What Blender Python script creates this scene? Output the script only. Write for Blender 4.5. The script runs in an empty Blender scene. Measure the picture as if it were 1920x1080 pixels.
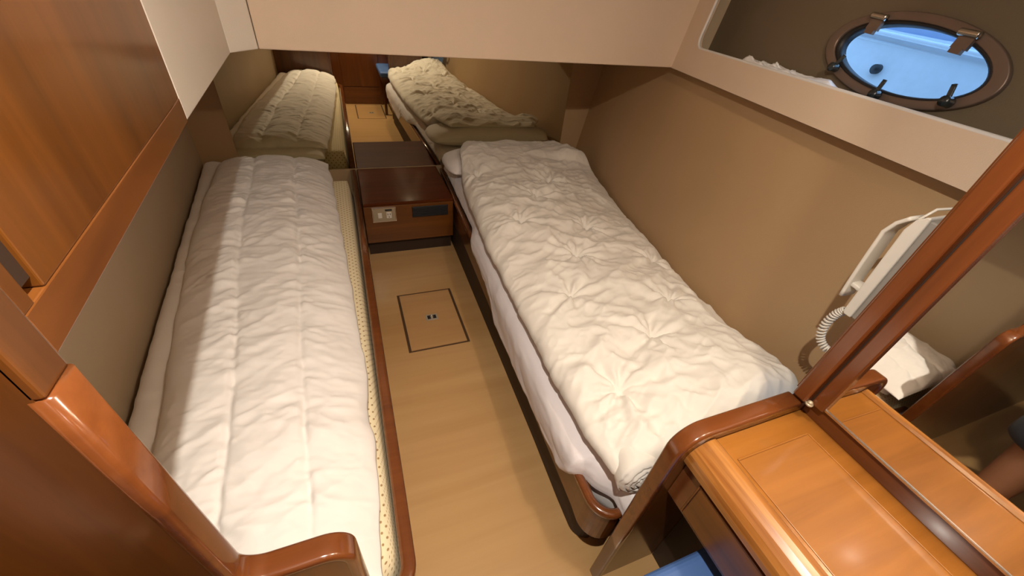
import bpy, bmesh, math, random
import numpy as np
from mathutils import Vector, Matrix, Quaternion

S = bpy.context.scene
COL = S.collection
random.seed(4)

# ------------------------------------------------------------------ camera
cam_d = bpy.data.cameras.new('camera')
cam = bpy.data.objects.new('camera', cam_d)
COL.objects.link(cam)
S.camera = cam
yaw, pitch, roll = math.radians(24.48), math.radians(-37.68), math.radians(6.87)
fw = Vector((math.sin(yaw) * math.cos(pitch), math.cos(yaw) * math.cos(pitch), math.sin(pitch)))
rt = Vector((math.cos(yaw), -math.sin(yaw), 0))
up = rt.cross(fw)
r2 = math.cos(roll) * rt + math.sin(roll) * up
u2 = -math.sin(roll) * rt + math.cos(roll) * up
m = Matrix((r2, u2, -fw)).transposed().to_4x4()
m.translation = Vector((0, 0, 1.40))
cam.matrix_world = m
cam_d.sensor_width = 36
cam_d.lens = 36 * 741.7 / 1920
cam_d.clip_start = 0.01

# ------------------------------------------------------------------ world, lamps, exposure
world = bpy.data.worlds.new('sky')
S.world = world
world.use_nodes = True
bg = world.node_tree.nodes['Background']
bg.inputs['Color'].default_value = (0.33, 0.60, 1.0, 1)
bg.inputs['Strength'].default_value = 2.1


def lamp(name, loc, power, col, size, aim=None, kind='AREA'):
    d = bpy.data.lights.new(name, kind)
    if kind == 'AREA':
        d.shape = 'DISK'
        d.size = size
    else:
        d.shadow_soft_size = size / 2
    d.energy = power
    d.color = col
    o = bpy.data.objects.new(name, d)
    o.location = loc
    if aim is not None:
        o.rotation_euler = (Vector(aim) - Vector(loc)).to_track_quat('-Z', 'Y').to_euler()
    COL.objects.link(o)
    return o


lamp('entry_lamp', (0.03, 0.03, 1.90), 16.0, (1.0, 0.915, 0.80), 0.025)
lamp('cabin_lamp', (0.65, 0.06, 1.88), 15.0, (1.0, 0.83, 0.64), 0.04, kind='POINT')

vs = S.view_settings
vs.view_transform = 'Standard'
vs.look = 'None'
vs.exposure = 0.36
vs.gamma = 1.0
vs.use_curve_mapping = False
S.cycles.max_bounces = 14
S.cycles.diffuse_bounces = 6
S.cycles.glossy_bounces = 6
S.cycles.use_denoising = True
S.cycles.sample_clamp_indirect = 6.0


# ------------------------------------------------------------------ materials
def new_mat(name):
    mt = bpy.data.materials.new(name)
    mt.use_nodes = True
    nt = mt.node_tree
    b = nt.nodes['Principled BSDF']
    return mt, nt, b


def wood(name, dark, light, axis='Y', rough=0.28, coat=0.35, scale=1.0, stripe=0.5):
    """Varnished timber, the grain running along one axis."""
    mt, nt, b = new_mat(name)
    N, L = nt.nodes, nt.links
    tc = N.new('ShaderNodeTexCoord')
    mp = N.new('ShaderNodeMapping')
    fine, long_ = 34 * scale, 1.6 * scale
    mp.inputs['Scale'].default_value = {'X': (long_, fine, fine), 'Y': (fine, long_, fine), 'Z': (fine, fine, long_)}[axis]
    L.new(tc.outputs['Object'], mp.inputs['Vector'])
    n1 = N.new('ShaderNodeTexNoise')
    n1.inputs['Scale'].default_value = 1.0
    n1.inputs['Detail'].default_value = 7
    n1.inputs['Roughness'].default_value = 0.62
    n1.inputs['Distortion'].default_value = 0.5
    L.new(mp.outputs['Vector'], n1.inputs['Vector'])
    mp2 = N.new('ShaderNodeMapping')
    f2, l2 = 7 * scale, 0.9 * scale
    mp2.inputs['Scale'].default_value = {'X': (l2, f2, f2), 'Y': (f2, l2, f2), 'Z': (f2, f2, l2)}[axis]
    L.new(tc.outputs['Object'], mp2.inputs['Vector'])
    n2 = N.new('ShaderNodeTexNoise')
    n2.inputs['Scale'].default_value = 1.0
    n2.inputs['Detail'].default_value = 3
    n2.inputs['Distortion'].default_value = 1.2
    L.new(mp2.outputs['Vector'], n2.inputs['Vector'])
    mx = N.new('ShaderNodeMix')
    mx.inputs['Factor'].default_value = stripe
    L.new(n1.outputs['Fac'], mx.inputs['A'])
    L.new(n2.outputs['Fac'], mx.inputs['B'])
    cr = N.new('ShaderNodeValToRGB')
    cr.color_ramp.elements[0].position = 0.32
    cr.color_ramp.elements[0].color = (*dark, 1)
    cr.color_ramp.elements[1].position = 0.68
    cr.color_ramp.elements[1].color = (*light, 1)
    L.new(mx.outputs['Result'], cr.inputs['Fac'])
    L.new(cr.outputs['Color'], b.inputs['Base Color'])
    b.inputs['Roughness'].default_value = rough
    b.inputs['Coat Weight'].default_value = coat
    b.inputs['Coat Roughness'].default_value = 0.12
    bp = N.new('ShaderNodeBump')
    bp.inputs['Strength'].default_value = 0.04
    L.new(n1.outputs['Fac'], bp.inputs['Height'])
    L.new(bp.outputs['Normal'], b.inputs['Normal'])
    return mt


def cloth(name, col, rough=0.85, bump=0.15, scale=900, sheen=0.15, sub=0.0):
    mt, nt, b = new_mat(name)
    N, L = nt.nodes, nt.links
    tc = N.new('ShaderNodeTexCoord')
    n = N.new('ShaderNodeTexNoise')
    n.inputs['Scale'].default_value = scale
    n.inputs['Detail'].default_value = 2
    L.new(tc.outputs['Object'], n.inputs['Vector'])
    bp = N.new('ShaderNodeBump')
    bp.inputs['Strength'].default_value = bump
    bp.inputs['Distance'].default_value = 0.002
    L.new(n.outputs['Fac'], bp.inputs['Height'])
    L.new(bp.outputs['Normal'], b.inputs['Normal'])
    n2 = N.new('ShaderNodeTexNoise')
    n2.inputs['Scale'].default_value = 6
    L.new(tc.outputs['Object'], n2.inputs['Vector'])
    cr = N.new('ShaderNodeValToRGB')
    cr.color_ramp.elements[0].color = (*[c * 0.93 for c in col], 1)
    cr.color_ramp.elements[1].color = (*col, 1)
    L.new(n2.outputs['Fac'], cr.inputs['Fac'])
    L.new(cr.outputs['Color'], b.inputs['Base Color'])
    b.inputs['Roughness'].default_value = rough
    b.inputs['Sheen Weight'].default_value = sheen
    return mt


def plain(name, col, rough=0.5, metal=0.0, coat=0.0):
    mt, nt, b = new_mat(name)
    N, L = nt.nodes, nt.links
    n = N.new('ShaderNodeTexNoise')
    n.inputs['Scale'].default_value = 25
    n.inputs['Detail'].default_value = 4
    tc = N.new('ShaderNodeTexCoord')
    L.new(tc.outputs['Object'], n.inputs['Vector'])
    cr = N.new('ShaderNodeValToRGB')
    cr.color_ramp.elements[0].color = (*[c * 0.88 for c in col], 1)
    cr.color_ramp.elements[1].color = (*col, 1)
    L.new(n.outputs['Fac'], cr.inputs['Fac'])
    L.new(cr.outputs['Color'], b.inputs['Base Color'])
    b.inputs['Roughness'].default_value = rough
    b.inputs['Metallic'].default_value = metal
    b.inputs['Coat Weight'].default_value = coat
    return mt


def leatherette(name, col, rough=0.55):
    mt, nt, b = new_mat(name)
    N, L = nt.nodes, nt.links
    tc = N.new('ShaderNodeTexCoord')
    n = N.new('ShaderNodeTexNoise')
    n.inputs['Scale'].default_value = 2.2
    n.inputs['Detail'].default_value = 4
    L.new(tc.outputs['Object'], n.inputs['Vector'])
    cr = N.new('ShaderNodeValToRGB')
    cr.color_ramp.elements[0].position = 0.3
    cr.color_ramp.elements[1].position = 0.7
    cr.color_ramp.elements[0].color = (*[c * 0.92 for c in col], 1)
    cr.color_ramp.elements[1].color = (*col, 1)
    L.new(n.outputs['Fac'], cr.inputs['Fac'])
    L.new(cr.outputs['Color'], b.inputs['Base Color'])
    v = N.new('ShaderNodeTexVoronoi')
    v.inputs['Scale'].default_value = 420
    L.new(tc.outputs['Object'], v.inputs['Vector'])
    bp = N.new('ShaderNodeBump')
    bp.inputs['Strength'].default_value = 0.12
    bp.inputs['Distance'].default_value = 0.002
    L.new(v.outputs['Distance'], bp.inputs['Height'])
    L.new(bp.outputs['Normal'], b.inputs['Normal'])
    b.inputs['Roughness'].default_value = rough
    return mt


TD, TL = (0.075, 0.0235, 0.0035), (0.185, 0.061, 0.009)          # varnished teak
MD, ML = (0.085, 0.024, 0.0065), (0.175, 0.052, 0.0135)          # redder mahogany-like trim
M = {
    'teak_x': wood('teak_x', TD, TL, 'X'), 'teak_y': wood('teak_y', TD, TL, 'Y'), 'teak_z': wood('teak_z', TD, TL, 'Z'),
    'red_x': wood('red_x', MD, ML, 'X', 0.22, 0.5), 'red_y': wood('red_y', MD, ML, 'Y', 0.22, 0.5),
    'red_z': wood('red_z', MD, ML, 'Z', 0.22, 0.5),
    'cap': wood('cap_wood', (0.105, 0.029, 0.0075), (0.185, 0.056, 0.014), 'X', 0.2, 0.6),
    'desk': wood('desk_wood', (0.235, 0.086, 0.013), (0.40, 0.156, 0.028), 'X', 0.26, 0.5, 1.0, 0.6),
    'nose': wood('nose_wood', (0.22, 0.072, 0.013), (0.50, 0.22, 0.052), 'Y', 0.2, 0.6, 1.6, 0.25),
    'floor': wood('floor_maple', (0.47, 0.27, 0.105), (0.60, 0.375, 0.165), 'X', 0.33, 0.2, 0.55, 0.65),
    'hatch': wood('hatch_maple', (0.45, 0.25, 0.10), (0.58, 0.35, 0.15), 'X', 0.33, 0.2, 0.55, 0.65),
    'night_top': wood('night_wood', (0.070, 0.015, 0.003), (0.115, 0.028, 0.006), 'X', 0.5, 0.0),
    'rail_wood': wood('rail_wood', (0.062, 0.018, 0.0045), (0.20, 0.066, 0.013), 'Y', 0.3, 0.3, 1.1, 0.75),
    'lift': plain('satin_nickel', (0.42, 0.36, 0.28), 0.45, 0.0),
    'seal': plain('brown_seal', (0.085, 0.042, 0.018), 0.6),
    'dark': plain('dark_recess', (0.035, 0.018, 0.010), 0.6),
    'gasket': plain('black_rubber', (0.012, 0.011, 0.012), 0.55),
    'hull': leatherette('hull_lining', (0.43, 0.285, 0.150)),
    'lining': leatherette('wall_lining', (0.50, 0.39, 0.26)),
    'beam': leatherette('bounce_warmed_vinyl', (0.66, 0.52, 0.39)),  # same vinyl as the white panel, warm bounce light put into its colour
    'white_panel': leatherette('white_panel', (0.72, 0.66, 0.58)),
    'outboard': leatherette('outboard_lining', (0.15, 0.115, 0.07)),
    'ceiling': leatherette('ceiling_liner', (0.75, 0.70, 0.62)),
    'duvet_l': cloth('quilt_cotton', (0.86, 0.815, 0.775)),
    'duvet_r': cloth('duvet_cotton', (0.80, 0.765, 0.70)),
    'sheet': cloth('sheet_cotton', (0.84, 0.80, 0.82)),
    'pillow': cloth('pillow_cotton', (0.86, 0.82, 0.80)),
    'blue': cloth('blue_vinyl', (0.075, 0.16, 0.40), 0.45, 0.05, 500, 0.0),
    'bronze': plain('dull_bronze', (0.23, 0.17, 0.135), 0.45, 0.6),
    'steel': plain('brushed_steel', (0.62, 0.58, 0.52), 0.25, 1.0),
    'knob': plain('black_knob', (0.02, 0.03, 0.035), 0.25, 0.0, 0.5),
    'ivory': plain('ivory_plastic', (0.78, 0.74, 0.66), 0.35),
    'plate': plain('gilt_plate', (0.47, 0.40, 0.28), 0.4, 0.3),
    'plate_grey': plain('grey_backplate', (0.30, 0.28, 0.25), 0.5),
    'blackplastic': plain('black_plastic', (0.016, 0.017, 0.020), 0.5),
    'gelcoat': plain('white_gelcoat', (0.74, 0.82, 0.92), 0.2, 0, 0.4),
    'blue_band': plain('blue_band', (0.35, 0.48, 0.75), 0.3),
    'piping': plain('white_piping', (0.70, 0.68, 0.66), 0.5),
    'bag': cloth('white_plastic', (0.85, 0.85, 0.86), 0.35, 0.05, 300, 0.0),
}
M['night_top'].node_tree.nodes['Principled BSDF'].inputs['Specular IOR Level'].default_value = 0.05
M['night_top'].node_tree.nodes['Principled BSDF'].inputs['Coat Weight'].default_value = 0.05
# mirror glass
mt, nt, b = new_mat('mirror_glass')
b.inputs['Base Color'].default_value = (0.74, 0.69, 0.52, 1)
b.inputs['Metallic'].default_value = 1.0
b.inputs['Roughness'].default_value = 0.015
M['mirror'] = mt
mt, nt, b = new_mat('clear_mirror_glass')
b.inputs['Base Color'].default_value = (0.80, 0.79, 0.75, 1)
b.inputs['Metallic'].default_value = 1.0
b.inputs['Roughness'].default_value = 0.015
M['mirror_clear'] = mt
# window glass
mt, nt, b = new_mat('window_glass')
b.inputs['Base Color'].default_value = (0.93, 0.97, 1, 1)
b.inputs['Roughness'].default_value = 0.0
b.inputs['Transmission Weight'].default_value = 1.0
b.inputs['IOR'].default_value = 1.02
M['glass'] = mt
# mattress ticking: cream with small printed tan dots
mt, nt, b = new_mat('dotted_ticking')
N, L = nt.nodes, nt.links
tc = N.new('ShaderNodeTexCoord')
uv = N.new('ShaderNodeUVMap')
mp = N.new('ShaderNodeMapping')
mp.inputs['Rotation'].default_value = (0, 0, math.radians(45))
mp.inputs['Scale'].default_value = (58, 58, 1)
L.new(uv.outputs['UV'], mp.inputs['Vector'])
vo = N.new('ShaderNodeTexVoronoi')
vo.voronoi_dimensions = '2D'
vo.inputs['Scale'].default_value = 1
vo.inputs['Randomness'].default_value = 0.0
L.new(mp.outputs['Vector'], vo.inputs['Vector'])
cr = N.new('ShaderNodeValToRGB')
cr.color_ramp.elements[0].position = 0.13
cr.color_ramp.elements[0].color = (0.36, 0.22, 0.09, 1)
cr.color_ramp.elements[1].position = 0.22
cr.color_ramp.elements[1].color = (0.80, 0.70, 0.47, 1)
L.new(vo.outputs['Distance'], cr.inputs['Fac'])
L.new(cr.outputs['Color'], b.inputs['Base Color'])
b.inputs['Roughness'].default_value = 0.8
M['ticking'] = mt


# ------------------------------------------------------------------ building helpers
def link(name, me, mat, parent=None, smooth=False):
    o = bpy.data.objects.new(name, me)
    COL.objects.link(o)
    if mat is not None and not me.materials:
        me.materials.append(mat)
    if parent is not None:
        off = Vector((0, 0, 0))
        p = parent
        while p is not None:
            off += Vector(p.location)
            p = p.parent
        me.transform(Matrix.Translation(-off))
        o.parent = parent
    if smooth:
        for p in me.polygons:
            p.use_smooth = True
    return o


def from_bm(name, bm, mat, parent=None, smooth=False):
    bmesh.ops.recalc_face_normals(bm, faces=bm.faces)
    me = bpy.data.meshes.new(name)
    bm.to_mesh(me)
    bm.free()
    return link(name, me, mat, parent, smooth)


def thing(name, label, cat, loc=(0, 0, 0), group=None):
    o = bpy.data.objects.new(name, None)
    o.empty_display_size = 0.05
    COL.objects.link(o)
    o.location = loc
    o['label'] = label
    o['category'] = cat
    if group:
        o['group'] = group
    return o


def tag(o, label=None, cat=None, group=None, kind=None):
    if label: o['label'] = label
    if cat: o['category'] = cat
    if group: o['group'] = group
    if kind: o['kind'] = kind
    return o


def structure(o):
    o['kind'] = 'structure'
    return o


def bevel(bm, w, seg=2):
    if w:
        bmesh.ops.bevel(bm, geom=[e for e in bm.edges if len(e.link_faces) == 2 and e.calc_face_angle(0) > 0.5], offset=w, segments=seg, profile=0.5, affect='EDGES', clamp_overlap=True)


def box_bm(x0, x1, y0, y1, z0, z1, bw=0.0, seg=2, bm=None):
    bm2 = bmesh.new()
    vs_ = [bm2.verts.new((x, y, z)) for z in (z0, z1) for y in (y0, y1) for x in (x0, x1)]
    for f in ((0, 1, 3, 2), (4, 6, 7, 5), (0, 4, 5, 1), (2, 3, 7, 6), (0, 2, 6, 4), (1, 5, 7, 3)):
        bm2.faces.new([vs_[i] for i in f])
    bmesh.ops.recalc_face_normals(bm2, faces=bm2.faces)
    bevel(bm2, bw, seg)
    if bm is None:
        return bm2
    me = bpy.data.meshes.new('t')
    bm2.to_mesh(me)
    bm2.free()
    bm.from_mesh(me)
    bpy.data.meshes.remove(me)
    return bm


def box(name, x0, x1, y0, y1, z0, z1, mat, parent=None, bw=0.002, seg=2):
    return from_bm(name, box_bm(x0, x1, y0, y1, z0, z1, bw, seg), mat, parent)


def prism_bm(poly, a, b, axis='Z', bw=0.0, seg=2):
    """A polygon in a coordinate plane pushed along the third axis from a to b."""
    def P(p, h):
        if axis == 'Z': return (p[0], p[1], h)
        if axis == 'Y': return (p[0], h, p[1])
        return (h, p[0], p[1])
    bm = bmesh.new()
    lo = [bm.verts.new(P(p, a)) for p in poly]
    hi = [bm.verts.new(P(p, b)) for p in poly]
    n = len(poly)
    bm.faces.new(lo)
    bm.faces.new(hi[::-1])
    for i in range(n):
        j = (i + 1) % n
        bm.faces.new((lo[i], hi[i], hi[j], lo[j]))
    bmesh.ops.recalc_face_normals(bm, faces=bm.faces)
    bevel(bm, bw, seg)
    return bm


def prism(name, poly, a, b, axis, mat, parent=None, bw=0.0):
    return from_bm(name, prism_bm(poly, a, b, axis, bw), mat, parent)


def arc(c, r, a0, a1, n=8):
    return [(c[0] + r * math.cos(math.radians(a0 + (a1 - a0) * i / n)), c[1] + r * math.sin(math.radians(a0 + (a1 - a0) * i / n))) for i in range(n + 1)]


def sweep_bm(path, profile, upv, closed=False, bm=None):
    """A 2-D profile (side, up) carried along a 3-D path."""
    bm = bm or bmesh.new()
    path = [Vector(p) for p in path]
    n = len(path)
    rings = []
    for i, p in enumerate(path):
        a = path[(i - 1) % n] if (closed or i > 0) else p
        c = path[(i + 1) % n] if (closed or i < n - 1) else p
        t = (c - a).normalized()
        U = upv(i) if callable(upv) else Vector(upv)
        U = (U - t * U.dot(t)).normalized()
        Sd = t.cross(U)
        k = 1.0
        if closed or 0 < i < n - 1:
            d1 = (p - a).normalized(); d2 = (c - p).normalized()
            k = 1.0 / max(0.5, math.cos(d1.angle(d2, 0) / 2))
        rings.append([bm.verts.new(p + Sd * (s * k) + U * h) for s, h in profile])
    mres = len(profile)
    for i in range(n if closed else n - 1):
        r0, r1 = rings[i], rings[(i + 1) % n]
        for j in range(mres):
            k = (j + 1) % mres
            bm.faces.new((r0[j], r0[k], r1[k], r1[j]))
    if not closed:
        bm.faces.new(rings[0][::-1])
        bm.faces.new(rings[-1])
    return bm


def sweep(name, path, profile, upv, mat, parent=None, closed=False, smooth=True):
    o = from_bm(name, sweep_bm(path, profile, upv, closed), mat, parent, smooth)
    return o


def circ(r, n=10, rx=None):
    return [((rx or r) * math.cos(2 * math.pi * i / n), r * math.sin(2 * math.pi * i / n)) for i in range(n)]


def rrect(w, h, r, n=4):
    """Rounded rectangle profile, w by h, centred."""
    pts = []
    for cx, cy, a in ((w / 2 - r, h / 2 - r, 0), (-w / 2 + r, h / 2 - r, 90), (-w / 2 + r, -h / 2 + r, 180), (w / 2 - r, -h / 2 + r, 270)):
        pts += arc((cx, cy), r, a, a + 90, n)
    return pts


def grid_mesh(name, P, mat, parent=None, closed_u=False, uvscale=None, smooth=True):
    """P: array (nv, nu, 3) -> quad mesh."""
    nv, nu = P.shape[:2]
    verts = P.reshape(-1, 3)
    ii, jj = np.meshgrid(np.arange(nv - 1), np.arange(nu if closed_u else nu - 1), indexing='ij')
    j2 = (jj + 1) % nu
    f = np.stack([ii * nu + jj, ii * nu + j2, (ii + 1) * nu + j2, (ii + 1) * nu + jj], -1).reshape(-1, 4)
    me = bpy.data.meshes.new(name)
    me.from_pydata(verts.tolist(), [], f.tolist())
    if uvscale is not None:
        uvl = me.uv_layers.new(name='UVMap')
        du = np.linalg.norm(np.diff(P, axis=1), axis=-1).mean(axis=0)
        us = np.concatenate([[0], np.cumsum(du)])
        dv = np.linalg.norm(np.diff(P, axis=0), axis=-1).mean(axis=1)
        vs2 = np.concatenate([[0], np.cumsum(dv)])
        li = np.array([l.vertex_index for l in me.loops])
        uu = us[np.minimum(li % nu, len(us) - 1)]
        vv = vs2[li // nu]
        uvl.data.foreach_set('uv', np.stack([uu, vv], -1).ravel())
    return link(name, me, mat, parent, smooth)


# value noise for cloth relief
_rng = np.random.RandomState(11)
_T = _rng.rand(256, 256)


def vnoise(x, y):
    xi, yi = np.floor(x).astype(int), np.floor(y).astype(int)
    fx, fy = x - xi, y - yi
    fx = fx * fx * fx * (fx * (fx * 6 - 15) + 10); fy = fy * fy * fy * (fy * (fy * 6 - 15) + 10)
    a = _T[xi % 256, yi % 256]; b_ = _T[(xi + 1) % 256, yi % 256]
    c = _T[xi % 256, (yi + 1) % 256]; d = _T[(xi + 1) % 256, (yi + 1) % 256]
    return (a * (1 - fx) + b_ * fx) * (1 - fy) + (c * (1 - fx) + d * fx) * fy


def fbm(x, y, o=4):
    s, a, t = 0, 0.5, 0
    for k in range(o):
        s = s + a * vnoise(x * 2 ** k + 17.3 * k, y * 2 ** k + 9.1 * k)
        t += a
        a *= 0.5
    return s / t


def ridged(x, y, o=3):
    s, a, t = 0, 0.5, 0
    for k in range(o):
        s = s + a * (1 - np.abs(2 * vnoise(x * 2 ** k + 31.7 * k, y * 2 ** k + 5.3 * k) - 1)) ** 1.6
        t += a
        a *= 0.5
    return s / t


def smooth01(t):
    t = np.clip(t, 0, 1)
    return t * t * (3 - 2 * t)


# ------------------------------------------------------------------ key planes (metres)
YM = 2.63                                  # mirror bulkhead
ZB = 1.15                                  # underside of the overhead lockers
CEIL = 1.95


def hull_x(y, z, off=0.0):                 # the sloping right-hand hull side
    return 0.8717 + 0.2235 * y + 0.17 * z + off


def lwall(y):
    return -0.80 + 0.09 * (YM - y)


# ------------------------------------------------------------------ structure
# floor with two recessed hatches
def floor_bm(holes):
    xs = sorted({-2.6, 1.5, *[h[0] for h in holes], *[h[1] for h in holes]})
    ys = sorted({-0.45, 2.7, *[h[2] for h in holes], *[h[3] for h in holes]})
    bm = bmesh.new()
    V = {}
    def v(x, y, z):
        k = (x, y, z)
        if k not in V: V[k] = bm.verts.new(k)
        return V[k]
    for i in range(len(xs) - 1):
        for j in range(len(ys) - 1):
            cx, cy = (xs[i] + xs[i + 1]) / 2, (ys[j] + ys[j + 1]) / 2
            z = -0.03 if any(h[0] < cx < h[1] and h[2] < cy < h[3] for h in holes) else 0.0
            bm.faces.new([v(xs[i], ys[j], z), v(xs[i + 1], ys[j], z), v(xs[i + 1], ys[j + 1], z), v(xs[i], ys[j + 1], z)])
    for x0, x1, y0, y1 in holes:
        for a, b_ in (((x0, y0), (x1, y0)), ((x1, y0), (x1, y1)), ((x1, y1), (x0, y1)), ((x0, y1), (x0, y0))):
            bm.faces.new([v(*a, 0.0), v(*b_, 0.0), v(*b_, -0.03), v(*a, -0.03)])
    return bm


H1 = (0.113, 0.405, 1.300, 1.735)
H2 = (0.112, 0.432, -0.345, 0.255)
structure(from_bm('floor', floor_bm([H1, H2]), M['floor']))
structure(box('ceiling', -2.6, 1.9, -0.45, 2.7, CEIL, CEIL + 0.03, M['ceiling'], None, 0))
structure(box('wall_aft_right', 0.93, 0.96, -0.42, 0.268, 0, CEIL, M['lining'], None, 0))
structure(box('wall_back', -0.9, 1.8, YM, YM + 0.03, 0, CEIL, M['hull'], None, 0))
structure(box('wall_aft_left', -2.6, -2.57, -0.45, 0.30, 0, CEIL, M['lining'], None, 0))
# left lining
o = prism('wall_left', [(lwall(YM), YM), (lwall(0.27), 0.27), (lwall(0.27) - 0.03, 0.27), (lwall(YM) - 0.03, YM)], 0, CEIL, 'Z', M['lining'])
structure(o)
# right hull lining (leaning outwards)
bm = bmesh.new()
HO = 0.05
q = [(hull_x(y, z, HO), y, z) for y, z in ((0.272, 0), (YM, 0), (YM, ZB + 0.04), (0.272, ZB + 0.04))]
a = [bm.verts.new(p) for p in q]
b4 = [bm.verts.new((p[0] + 0.03, p[1], p[2])) for p in q]
bm.faces.new(a); bm.faces.new(b4[::-1])
for i in range(4):
    bm.faces.new((a[i], b4[i], b4[(i + 1) % 4], a[(i + 1) % 4]))
structure(from_bm('wall_right', bm, M['hull']))
# rear wall behind the camera: timber with a panelled door
structure(box('wall_rear', -2.6, 1.9, -0.42, -0.39, 0, CEIL, M['red_z'], None, 0))
d1 = structure(box('door_1', 0.015, 0.44, -0.392, -0.372, 0.20, 1.85, M['red_z'], None, 0.003))
structure(box('trim_1', 0.015, 0.44, -0.392, -0.366, 0.0, 0.193, M['red_x'], None, 0.004))
hb = bmesh.new()
box_bm(0.045, 0.07, -0.373, -0.362, 0.93, 1.03, 0.003, 2, hb)
from_bm('door_handle', hb, M['steel'], d1)

# overhead beam across the berths' heads, and the small canted panel beside it
structure(prism('trim_2', [(-0.232, 1.650), (1.70, 1.699), (1.80, 2.63), (-0.232, 2.63)], ZB, CEIL, 'Z', M['beam'], None, 0.004))
structure(prism('trim_3', [(-0.2975, 1.560), (-0.234, 1.649), (-0.234, 2.63), (-0.83, 2.63), (-0.80, 1.56)], ZB, CEIL, 'Z', M['white_panel'], None, 0.003))
structure(prism('trim_4', [(-0.2645, 0.882), (-0.2965, 1.556), (-0.71, 1.556), (-0.66, 0.882)], ZB, CEIL, 'Z', M['white_panel'], None, 0.003))


# hull-side frame round the shelf opening
def frame_pts(off):
    def P(y, z): return Vector((hull_x(y, z, off), y, z))
    return P


Y0f, Y1f, Z0f, Z1f = 0.27, 1.715, ZB, CEIL
yo0, yo1, zo0, zo1 = 0.22, 1.572, 1.247, 1.80
inner = []
outer = []
r = 0.045
corners = [((yo1 - r, zo0 + r), -90, 0), ((yo1 - r, zo1 - r), 0, 90), ((yo0 + 0.06 + r, zo1 - r), 90, 180), ((yo0 + 0.06 + r, zo0 + r), 180, 270)]
oc = [(Y1f, Z0f), (Y1f, Z1f), (Y0f, Z1f), (Y0f, Z0f)]
for (c, a0, a1), oo in zip(corners, oc):
    for p in arc(c, r, a0, a1, 8):
        inner.append(p)
        outer.append(oo)
bm = bmesh.new()
F0 = frame_pts(0.0); F1 = frame_pts(0.022)
vi0 = [bm.verts.new(F0(*p)) for p in inner]; vi1 = [bm.verts.new(F1(*p)) for p in inner]
co0 = [bm.verts.new(F0(*p)) for p in oc]; co1 = [bm.verts.new(F1(*p)) for p in oc]
n = len(inner)
per = n // 4
for k in range(n):
    k2 = (k + 1) % n
    ca, cb = k // per, k2 // per
    for vi, co, flip in ((vi0, co0, False), (vi1, co1, True)):
        f = [vi[k], vi[k2], co[cb], co[ca]] if ca != cb else [vi[k], vi[k2], co[ca]]
        bm.faces.new(f[::-1] if flip else f)
    bm.faces.new((vi0[k], vi1[k], vi1[k2], vi0[k2]))
for k in range(4):
    bm.faces.new((co0[k], co0[(k + 1) % 4], co1[(k + 1) % 4], co1[k]))
fr = structure(from_bm('trim_5', bm, M['beam']))
pip = sweep('piping', [F0(*p) + Vector((0.006, 0, 0)) for p in inner], circ(0.006, 8), Vector((1, 0, 0)), M['piping'], fr, True)

# shelf behind that frame and the outboard hull skin with the porthole
OFF = 0.14
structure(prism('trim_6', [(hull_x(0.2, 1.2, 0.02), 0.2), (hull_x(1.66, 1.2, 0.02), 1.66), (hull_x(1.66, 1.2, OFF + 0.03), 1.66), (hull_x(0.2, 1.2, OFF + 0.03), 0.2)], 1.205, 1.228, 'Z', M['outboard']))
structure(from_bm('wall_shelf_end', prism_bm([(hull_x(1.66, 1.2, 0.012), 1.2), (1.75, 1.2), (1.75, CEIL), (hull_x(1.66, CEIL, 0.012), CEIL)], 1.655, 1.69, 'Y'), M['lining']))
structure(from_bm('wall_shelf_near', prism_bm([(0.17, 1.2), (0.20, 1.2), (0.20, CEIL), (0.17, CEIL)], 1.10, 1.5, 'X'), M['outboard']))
UU = Vector((0.21812, 0.97592, 0)); VV = Vector((0.15973, -0.03570, 0.98652)); NN = UU.cross(VV).normalized()  # NN points outboard
if NN.x < 0: NN = -NN
PC = Vector((1.4105, 0.7700, 1.3325))
TILT = 0.074
EU = UU * math.cos(TILT) + VV * math.sin(TILT)
EV = -UU * math.sin(TILT) + VV * math.cos(TILT)


def ell(a, b_, d, n=64, c=None, sq=2.0):
    out = []
    for i in range(n):
        t = 2 * math.pi * i / n
        ct, st = math.cos(t), math.sin(t)
        ex = math.copysign(abs(ct) ** (2 / sq), ct); ey = math.copysign(abs(st) ** (2 / sq), st)
        out.append((c or PC) + EU * (a * ex) + EV * (b_ * ey) + NN * d)
    return out


bm = bmesh.new()
e = ell(0.245, 0.088, 0)
ev = [bm.verts.new(p) for p in e]
ov = []
for i in range(64):
    t = 2 * math.pi * i / 64
    k = 1 / max(abs(math.cos(t)), abs(math.sin(t)))
    yy_ = PC.y + (-0.6 if math.cos(t) * k < 0 else 0.95) * abs(math.cos(t) * k)
    zz_ = PC.z + (0.65 if math.sin(t) > 0 else -0.19) * abs(math.sin(t) * k)
    ov.append(bm.verts.new((PC.x + 0.2235 * (yy_ - PC.y) + 0.17 * (zz_ - PC.z), yy_, zz_)))
for i in range(64):
    bm.faces.new((ev[i], ev[(i + 1) % 64], ov[(i + 1) % 64], ov[i]))
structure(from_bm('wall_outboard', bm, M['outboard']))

# ------------------------------------------------------------------ porthole
win = bpy.data.objects.new('window_1', None)
COL.objects.link(win)
win.location = PC
win['kind'] = 'structure'


def ring(name, loops, mat, parent):
    bm = bmesh.new()
    rings = [[bm.verts.new(p) for p in l] for l in loops]
    k = len(rings)
    n = len(rings[0])
    for a in range(k):
        r0, r1 = rings[a], rings[(a + 1) % k]
        for i in range(n):
            bm.faces.new((r0[i], r0[(i + 1) % n], r1[(i + 1) % n], r1[i]))
    return from_bm(name, bm, mat, parent, True)


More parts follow.
